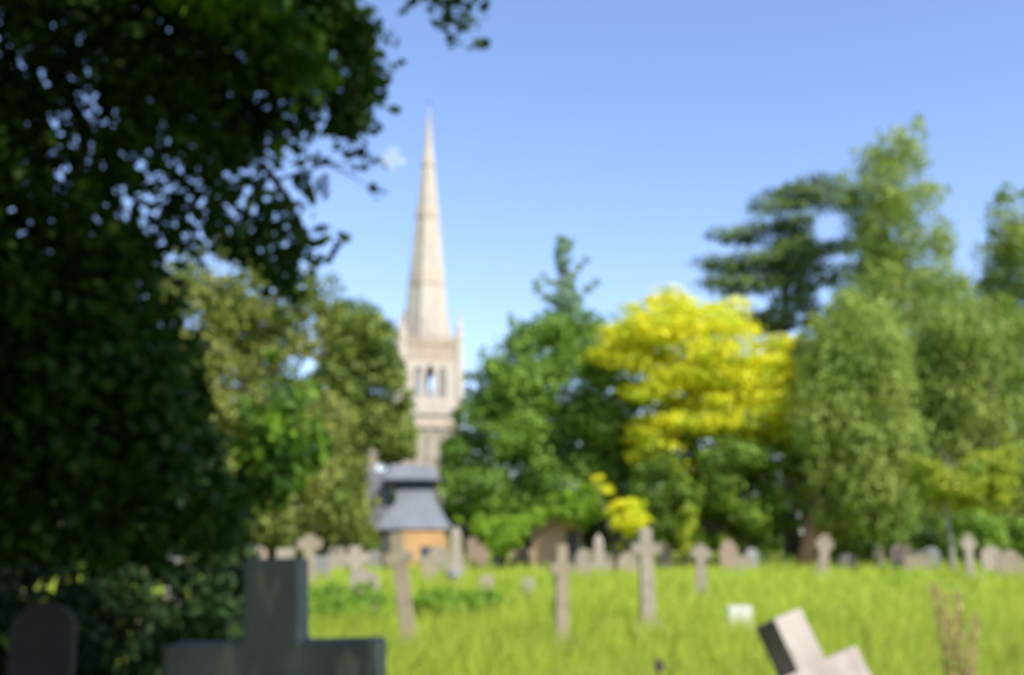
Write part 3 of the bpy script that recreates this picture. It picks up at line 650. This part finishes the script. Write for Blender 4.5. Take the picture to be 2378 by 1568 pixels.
    bm = bmesh.new(); add_tube(bm, [(0, 0, zt - .3), (0, 0, zt + .8)], [.06, .02], 6); add_box(bm, -.3, .3, -.03, .03, zt + .4, zt + .46); fbm('finial', bm, M['iron'], o)
tower()

# ------------------------------------------------------------------ lodge
def lodge():
    D = 55; cx = P(962, 1240, D).x; z = lambda py: P(962, py, D).z; X = lambda px: P(px, 1240, D).x - cx
    o = empty('lodge', (cx, D, 0), 'small orange brick lodge with a steep flared grey slate roof', 'building')
    x0, x1 = X(892), X(1036); dep = 1.8; ze = z(1226)
    bm = bmesh.new(); add_box(bm, x0, x1, -dep + .1, dep - .1, -.2, ze - .06); fbm('wall', bm, M['brick_orange'], o)
    bm = bmesh.new(); n = 7; rings = []
    for i in range(n):
        f = i / (n - 1); k = (1 - f) ** 1.5
        xa = X(930) + (X(882) - X(930)) * k; xb = X(1006) + (X(1048) - X(1006)) * k; yy = .9 + (dep - .9) * k; zz = ze - .05 + (z(1140) - ze + .05) * f
        rings.append([bm.verts.new(p) for p in ((xa, -yy, zz), (xb, -yy, zz), (xb, yy, zz), (xa, yy, zz))])
    for a, b in zip(rings, rings[1:]):
        for i in range(4): bm.faces.new((a[i], a[(i + 1) % 4], b[(i + 1) % 4], b[i]))
    bm.faces.new(rings[0][::-1]); bm.faces.new(rings[-1]); rf = fbm('roof', bm, M['slate'], o)
    bm = bmesh.new(); add_box(bm, X(915), X(1008), -.88, .88, z(1140) - .02, z(1114)); cl = fbm('clerestory', bm, M['timber_dark'], o)
    for k in range(5):
        bm = bmesh.new(); a = X(922) + k * (X(1003) - X(922)) / 5; add_box(bm, a, a + .32, -.93, -.885, z(1137), z(1118)); fbm('window', bm, M['glass'], cl)
    bm = bmesh.new()
    xa, xb = X(895), X(1020)
    q = [bm.verts.new(p) for p in ((xa, -1.25, z(1116)), (xb, -1.25, z(1116)), (xb, 1.25, z(1116)), (xa, 1.25, z(1116)), (X(905), 0, z(1078)), (X(1006), 0, z(1084)))]
    for f in ((0, 1, 5, 4), (1, 2, 5), (2, 3, 4, 5), (3, 0, 4), (3, 2, 1, 0)): bm.faces.new([q[i] for i in f])
    fbm('upper_roof', bm, M['lead'], o)
    bm = bmesh.new(); add_box(bm, X(854), X(870), -.2, .2, z(1093), z(1056)); add_box(bm, X(850), X(874), -.26, .26, z(1056) + .003, z(1050))
    for yy in (-.16, .16): add_ring_stack(bm, [(.1, z(1050) - .01), (.09, z(1043))], 8, 0, X(860), yy)
    fbm('chimney', bm, M['stone_pale'], o)
    bm = bmesh.new(); add_box(bm, X(850), X(905), -.35, .35, z(1225), z(1094)); fbm('side_gable', bm, M['slate'], o)
    bm = bmesh.new(); add_box(bm, X(898), X(938), -dep - .7, -dep + .24, -.2, ze - .08); pr = fbm('porch', bm, M['timber_dark'], o)
    bm = bmesh.new()
    q = [bm.verts.new(p) for p in ((X(888), -dep - .9, ze - .07), (X(946), -dep - .9, ze - .07), (X(946), -dep + .6, ze - .07), (X(888), -dep + .6, ze - .07), (X(917), -dep - .6, z(1180)), (X(917), -.6, z(1180)))]
    for f in ((0, 1, 4), (1, 2, 5, 4), (2, 3, 5), (3, 0, 4, 5), (3, 2, 1, 0)): bm.faces.new([q[i] for i in f])
    fbm('porch_roof', bm, M['slate'], pr)
    bm = bmesh.new(); add_box(bm, X(903), X(930), -dep - .74, -dep - .703, 0, ze - .5); dr = fbm('door', bm, M['timber_dark'], pr)
    for a in (985,):
        bm = bmesh.new(); add_box(bm, X(a), X(a) + .55, -dep + .04, -dep + .097, .5, 1.0); wn = fbm('window', bm, M['glass'], o)
        bm = bmesh.new(); add_box(bm, X(a) - .08, X(a) + .63, -dep - .02, -dep + .095, .4, .497); fbm('sill', bm, M['paint_white'], wn)
lodge()
def shed():
    D = 53; cx = P(1285, 1240, D).x; z = lambda py: P(1285, py, D).z; X = lambda px: P(px, 1240, D).x - cx
    o = empty('brick_shed', (cx, D, 0), 'low terracotta brick outbuilding half hidden under the arching green shrub', 'building')
    bm = bmesh.new(); add_prism(bm, [(X(1235), -.2), (X(1345), -.2), (X(1345), z(1226)), (X(1300), z(1205)), (X(1240), z(1252)), (X(1235), z(1252))], -1.2, 1.2); fbm('wall', bm, M['brick_red'], o)
    bm = bmesh.new(); add_prism(bm, [(X(1228), z(1252)), (X(1300), z(1200)), (X(1352), z(1224)), (X(1352), z(1219)), (X(1300), z(1194)), (X(1228), z(1246))], -1.35, 1.35); fbm('roof', bm, M['brick_red'], o)
    bm = bmesh.new(); add_box(bm, X(1312), X(1340), -1.24, -1.203, -.1, z(1232)); fbm('door', bm, M['timber_dark'], o)
shed()

# ------------------------------------------------------------------ graves
def rot_tilt(o, rz=0, rx=0, ry=0): o.rotation_euler = (R(rx), R(ry), R(rz))
def top_h(py, D): return P(1189, py, D).z
def cross_outline(H, w, span, arm_z, arm_h, taper=.8, foot=0):
    """(x,z) outline; arm_z = centre height of the arms"""
    wb, wt = w / 2, w / 2 * taper; a0, a1 = arm_z - arm_h / 2, arm_z + arm_h / 2
    wm = wb + (wt - wb) * arm_z / H
    return [(-wb, 0), (wb, 0), (wm, a0), (span / 2, a0), (span / 2, a1), (wm, a1), (wt, H), (-wt, H), (-wm, a1), (-span / 2, a1), (-span / 2, a0), (-wm, a0)]
def cross(label, px, top, D, w, span, arm_py, m, arm_h=None, thick=None, rz=0, ry=0, rx=0, ring=False, taper=.8, group='stone crosses in the grass', name='stone_cross'):
    H = top_h(top, D); az = top_h(arm_py, D); thick = thick or w * .7; arm_h = arm_h or w * .9
    x = P(px, 1240, D).x; zg = float(gz(x, D))
    o = empty(name, (x, D, zg - .02), label, 'grave cross', group); rot_tilt(o, rz, rx, ry)
    H -= zg; az -= zg
    bm = bmesh.new(); add_prism(bm, cross_outline(H, w, span, az, arm_h, taper), -thick / 2, thick / 2, min(.015, w * .07)); sh = fbm('shaft', bm, m, o)
    if ring:
        bm = bmesh.new(); n = 28; ro, ri = span * .40, span * .29; y = thick * .32
        vs = [[bm.verts.new((q * math.cos(2 * math.pi * i / n), yy, az + q * math.sin(2 * math.pi * i / n))) for i in range(n)] for q, yy in ((ro, -y), (ro, y), (ri, y), (ri, -y))]
        for k in range(4):
            for i in range(n): bm.faces.new((vs[k][i], vs[k][(i + 1) % n], vs[(k + 1) % 4][(i + 1) % n], vs[(k + 1) % 4][i]))
        fbm('ring', bm, m, o)
    bm = bmesh.new(); add_box(bm, -w * 1.3, w * 1.3, -thick * 1.4, thick * 1.4, -.1, .12, None, .01)
    add_box(bm, -w * .85, w * .85, -thick * .95, thick * .95, .122, .22, None, .01); fbm('plinth', bm, m, o)
    return o
def headstone(label, px, top, D, w, m, style='round', thick=.1, rz=0, rx=0, ry=0, group='headstones in the grass'):
    x = P(px, 1240, D).x; zg = float(gz(x, D)); H = top_h(top, D) - zg
    o = empty('headstone', (x, D, zg - .02), label, 'gravestone', group); rot_tilt(o, rz, rx, ry); h = w / 2
    if style == 'round': sh = [(-h, 0), (h, 0)] + [(h * math.cos(t), H - h * .8 + h * .8 * math.sin(t)) for t in [math.pi * i / 12 for i in range(13)]]
    elif style == 'point': sh = [(-h, 0), (h, 0), (h, H * .72), (h * .7, H * .84), (0, H), (-h * .7, H * .84), (-h, H * .72)]
    elif style == 'shoulder': sh = [(-h, 0), (h, 0), (h, H * .78), (h * .72, H * .80)] + [(h * .68 * math.cos(t), H - h * .68 + h * .68 * math.sin(t)) for t in [math.pi * i / 8 for i in range(9)]] + [(-h * .72, H * .80), (-h, H * .78)]
    else: sh = [(-h, 0), (h, 0), (h, H), (-h, H)]
    bm = bmesh.new(); add_prism(bm, sh, -thick / 2, thick / 2, .01); fbm('slab', bm, m, o)
    bm = bmesh.new(); add_box(bm, -h * 1.2, h * 1.2, -thick, thick, -.1, .1, None, .01); fbm('base', bm, m, o)
    return o

# large grey cross in front of the camera
D0 = 3.7
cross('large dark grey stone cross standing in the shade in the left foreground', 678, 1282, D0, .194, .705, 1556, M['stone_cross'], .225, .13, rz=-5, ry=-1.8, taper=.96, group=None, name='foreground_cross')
# leaning bleached cross at the lower right
def leaning():
    D = 5.6; c = P(1806, 1434, D)
    o = empty('leaning_cross', (c.x, c.y, c.z), 'bleached pale stone cross leaning steeply at the lower right of the meadow', 'grave cross')
    w = .205; th = .15; H = 1.75; ar = .26
    az = H - .345; a1 = az + .08; a0 = az - .10; sp = .345
    outl = [(-w * .55, 0), (w * .55, 0), (w / 2, a0), (sp, a0), (sp, a1), (w / 2, a1), (w / 2, H), (-w / 2, H), (-w / 2, a1), (-sp, a1), (-sp, a0), (-w / 2, a0)]
    outl = [(x, z - H) for x, z in outl]
    bm = bmesh.new(); add_prism(bm, outl, -th / 2, th / 2, .012); fbm('shaft', bm, M['stone_leaning'], o)
    bm = bmesh.new(); add_box(bm, -.3, .3, -.22, .22, -H - .15, -H + .12, None, .015); fbm('plinth', bm, M['stone_leaning'], o)
    o.rotation_mode = 'XYZ'
    o.rotation_euler = (Matrix.Rotation(R(-22), 3, 'Y') @ Matrix.Rotation(R(-10), 3, 'X') @ Matrix.Rotation(R(34), 3, 'Z')).to_euler()
leaning()

cross('leaning tan stone cross in front of the lodge', 958, 1232, 16, .23, .42, 1290, M['stone_tan'], .16, .14, ry=-8, ring=False)
cross('slim upright tan cross at the centre of the meadow', 1303, 1262, 16, .20, .34, 1318, M['stone_tan'], .14, .12, rz=14)
cross('tall pale cross in front of the golden bush', 1502, 1224, 18.7, .25, .50, 1272, M['stone_pale'], .17, .16, rz=6, ry=-1)
cross('shorter pale cross right of the tall pale cross', 1624, 1262, 25.5, .26, .44, 1284, M['stone_pale'], .2, .16, rz=-8, ry=1)
cross('narrow pale cross below the lime green sapling', 2246, 1240, 38, .30, .50, 1262, M['stone_pale'], .22, .18)
cross('weathered pale cross with arms beside the large grey cross', 720, 1240, 32, .36, .70, 1262, M['stone_tan'], .3, .2, rz=10)
cross('tilted whitish cross standing in the dark green leafy patch', 842, 1266, 23, .30, .58, 1296, M['stone_pale'], .2, .18, ry=-7, rz=12)
cross('small pale cross in front of the reddish trunk', 1905, 1240, 42, .42, .66, 1262, M['stone_tan'], .32, .2, ry=6)
headstone('whitish rounded headstone leaning in front of the tilted whitish cross', 842, 1322, 21, .55, M['stone_pale'], 'round', rx=-6, ry=5)
# tall pillar and dark urn
def pillar(label, px, top, D, w, m, rz=0):
    x = P(px, 1240, D).x; H = top_h(top, D)
    o = empty('stone_pillar', (x, D, 0), label, 'monument'); rot_tilt(o, rz)
    bm = bmesh.new(); add_box(bm, -w * .8, w * .8, -w * .8, w * .8, -.1, .35, None, .02); fbm('base', bm, m, o)
    bm = bmesh.new(); add_ring_stack(bm, [(w * .68, .352), (w * .55, H - .3), (w * .1, H)], 4, math.pi / 4); fbm('shaft', bm, m, o)
    return o
pillar('tall grey stone obelisk at the right corner of the lodge', 1060, 1222, 45, .52, M['stone_pale'])
pillar('short pale obelisk left of the golden bush', 1390, 1240, 48, .5, M['stone_pale'])
x = P(1055, 1240, 30).x
o = empty('stone_urn', (x, 30, 0), 'small dark stone urn on a pedestal in the grass', 'urn')
bm = bmesh.new(); add_box(bm, -.17, .17, -.17, .17, -.1, .3, None, .01); fbm('pedestal', bm, M['timber_dark'], o)
bm = bmesh.new(); add_ring_stack(bm, [(.1, .302), (.07, .34), (.16, .42), (.21, .52), (.20, .6), (.12, .66), (.14, .68), (.03, .74)], 14); fbm('urn_body', bm, M['stone_grey'], o, True)

HS = [(600, 1268, 46, .8, 'stone_pink', 'round', 'pinkish rounded headstone just behind the top of the large grey cross'),
      (665, 1272, 44, .7, 'stone_pale', 'flat', 'square pale headstone showing over the large grey cross'),
      (785, 1266, 48, .75, 'stone_pale', 'round', 'pale rounded headstone in the shade under the olive tree'),
      (745, 1290, 40, .7, 'stone_grey', 'flat', 'low grey headstone under the olive evergreen'),
      (870, 1275, 50, .6, 'stone_grey', 'shoulder', 'grey shouldered headstone at the left end of the lodge'),
      (1018, 1268, 50, .85, 'stone_pale', 'round', 'pale rounded headstone against the orange brick wall'),
      (1098, 1248, 56, .55, 'stone_tan', 'flat', 'narrow upright tan slab right of the obelisk'),
      (1118, 1262, 54, .6, 'stone_pink', 'shoulder', 'pink shouldered headstone under the arching shrub'),
      (1210, 1270, 55, .9, 'stone_pink', 'round', 'broad pinkish headstone left of the brick outbuilding'),
      (1160, 1282, 52, .7, 'stone_grey', 'round', 'grey rounded headstone in the dark gap of the arching shrub'),
      (1240, 1268, 58, .6, 'stone_pale', 'point', 'pale pointed headstone against the brick outbuilding'),
      (1352, 1274, 42, .55, 'stone_pale', 'round', 'whitish rounded headstone right of the slim tan cross'),
      (1415, 1284, 50, .8, 'stone_tan', 'flat', 'low tan slab headstone below the golden bush'),
      (1455, 1280, 46, .8, 'stone_tan', 'shoulder', 'tan shouldered headstone left of the tall pale cross'),
      (1545, 1262, 52, .6, 'stone_pink', 'round', 'pinkish headstone right behind the tall pale cross'),
      (1690, 1250, 50, .75, 'stone_pink', 'point', 'pinkish pointed headstone under the golden tree'),
      (1745, 1272, 52, .6, 'stone_grey', 'round', 'small grey headstone in the deepest shade under the golden tree'),
      (1725, 1290, 44, .7, 'stone_tan', 'flat', 'low tan slab near the pinkish pointed headstone'),
      (1965, 1284, 46, .7, 'stone_tan', 'round', 'small tan rounded headstone right of the reddish trunk'),
      (2036, 1258, 56, .6, 'stone_pale', 'shoulder', 'pale shouldered headstone in front of the dark bush'),
      (2090, 1264, 48, .9, 'stone_pink', 'round', 'broad pink rounded headstone left of the sapling'),
      (2125, 1278, 44, 1.0, 'stone_tan', 'flat', 'wide tan slab headstone in front of the sapling'),
      (2160, 1270, 50, .7, 'stone_grey', 'round', 'grey rounded headstone just left of the pale sapling stem'),
      (2300, 1268, 44, .8, 'stone_pale', 'round', 'pale rounded headstone near the right edge'),
      (2340, 1276, 40, .9, 'stone_tan', 'shoulder', 'broad tan shouldered headstone nearest the right edge'),
      (1000, 1290, 38, .5, 'stone_tan', 'flat', 'low tan slab below the lodge window'),
      (1130, 1334, 27, .34, 'stone_pale', 'round', 'small pale stone sunk in grass left of centre'),
      (1225, 1342, 27, .30, 'stone_pale', 'flat', 'small pale block sunk in grass near the slim tan cross')]
for px, tp, D, wd, mm, stl, lab in HS:
    rr_ = random.Random(px); headstone(lab, px, tp, D, wd, M[mm], stl, .12, rz=rr_.uniform(-14, 14), rx=rr_.uniform(-4, 4), ry=rr_.uniform(-4, 4))
headstone('small bright white marble headstone in the grass above the leaning cross', 1711, 1404, 19, .40, M['stone_white'], 'flat', .12, rz=8)
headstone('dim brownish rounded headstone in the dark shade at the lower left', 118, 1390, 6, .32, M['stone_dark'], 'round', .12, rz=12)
headstone('orange brown rounded headstone catching light at the left edge', 2, 1285, 15, .42, M['stone_pink'], 'round', .14, rz=10)
headstone('grey slab dim in the shade behind the ivy', 410, 1275, 20, .3, M['stone_grey'], 'flat', .1)
# iron stake and dock plants
x = P(1528, 1240, 9.5).x
o = empty('grave_stake', (x, 9.5, 0), 'thin dark iron stake in the grass at the bottom edge', 'stake')
bm = bmesh.new(); add_tube(bm, [(0, 0, -.1), (.01, 0, .25), (-.02, 0, .50)], [.014, .012, .010], 8); fbm('rod', bm, M['iron'], o)
bm = bmesh.new(); add_prism(bm, [(-.045, .47), (.015, .47), (.03, .53), (-.02, .585), (-.06, .53)], -.006, .006); fbm('finial', bm, M['iron'], o)
dm = leafmat('dock_seed', (.40, .27, .13), (.52, .40, .20), None, .3)
def dock(px, top, D, label, seed, wd=.14):
    r = np.random.default_rng(seed); x = P(px, 1240, D).x; H = top_h(top, D)
    o = empty('dock_plant', (x, D, 0), label, 'plant', 'tall dock plants near the right edge')
    bm = bmesh.new(); pts = []; ps = []
    for k in range(4):
        a = r.normal(size=2) * wd * .6; hh = H * r.uniform(.75, 1)
        add_tube(bm, [(0, 0, -.05), (a[0] * .5, a[1] * .5, hh * .5), (a[0], a[1], hh)], [.007, .005, .002], 5)
        f = r.random(120) ** .7; ps.append(np.stack([a[0] * f, a[1] * f, hh * (.35 + .65 * f)], 1) + r.normal(size=(120, 3)) * .02)
    fbm('stem', bm, M['bark_red'], o, True)
    for q in ps: link('seed_head', leaves_mesh('seed_head', q, r.normal(size=q.shape), .03 * r.uniform(.6, 1.3, len(q)), r, .8), dm, o)
dock(2188, 1322, 9.2, 'tall rusty dock plant, left one of the pair near the right edge', 61)
dock(2222, 1345, 9.0, 'tall rusty dock plant, right one of the pair near the right edge', 62)

# ------------------------------------------------------------------ small cloud
def cloud():
    c = P(902, 366, 2600)
    bm = bmesh.new(); rnd = random.Random(3)
    for k in range(16):
        b2 = bmesh.new(); bmesh.ops.create_icosphere(b2, subdivisions=2, radius=1)
        s = rnd.uniform(7, 15)
        bmesh.ops.transform(b2, verts=b2.verts, matrix=Matrix.Translation(((rnd.gauss(0, 15), rnd.gauss(0, 12), rnd.gauss(0, 8)))) @ Matrix.Diagonal((s, s, s * .8, 1)))
        me = bpy.data.meshes.new('t'); b2.to_mesh(me); b2.free(); bm.from_mesh(me); bpy.data.meshes.remove(me)
    m = bpy.data.materials.new('cloud_vapour'); m.use_nodes = True; t = m.node_tree; t.nodes.remove(t.nodes['Principled BSDF'])
    v = t.nodes.new('ShaderNodeVolumePrincipled'); v.inputs['Color'].default_value = (1, 1, 1, 1); v.inputs['Density'].default_value = .022
    t.links.new(v.outputs[0], t.nodes['Material Output'].inputs['Volume'])
    o = fbm('cloud', bm, m, None); o.location = c
    tag(o, 'single small wisp of white cloud left of the spire', 'cloud', kind='stuff')
cloud()
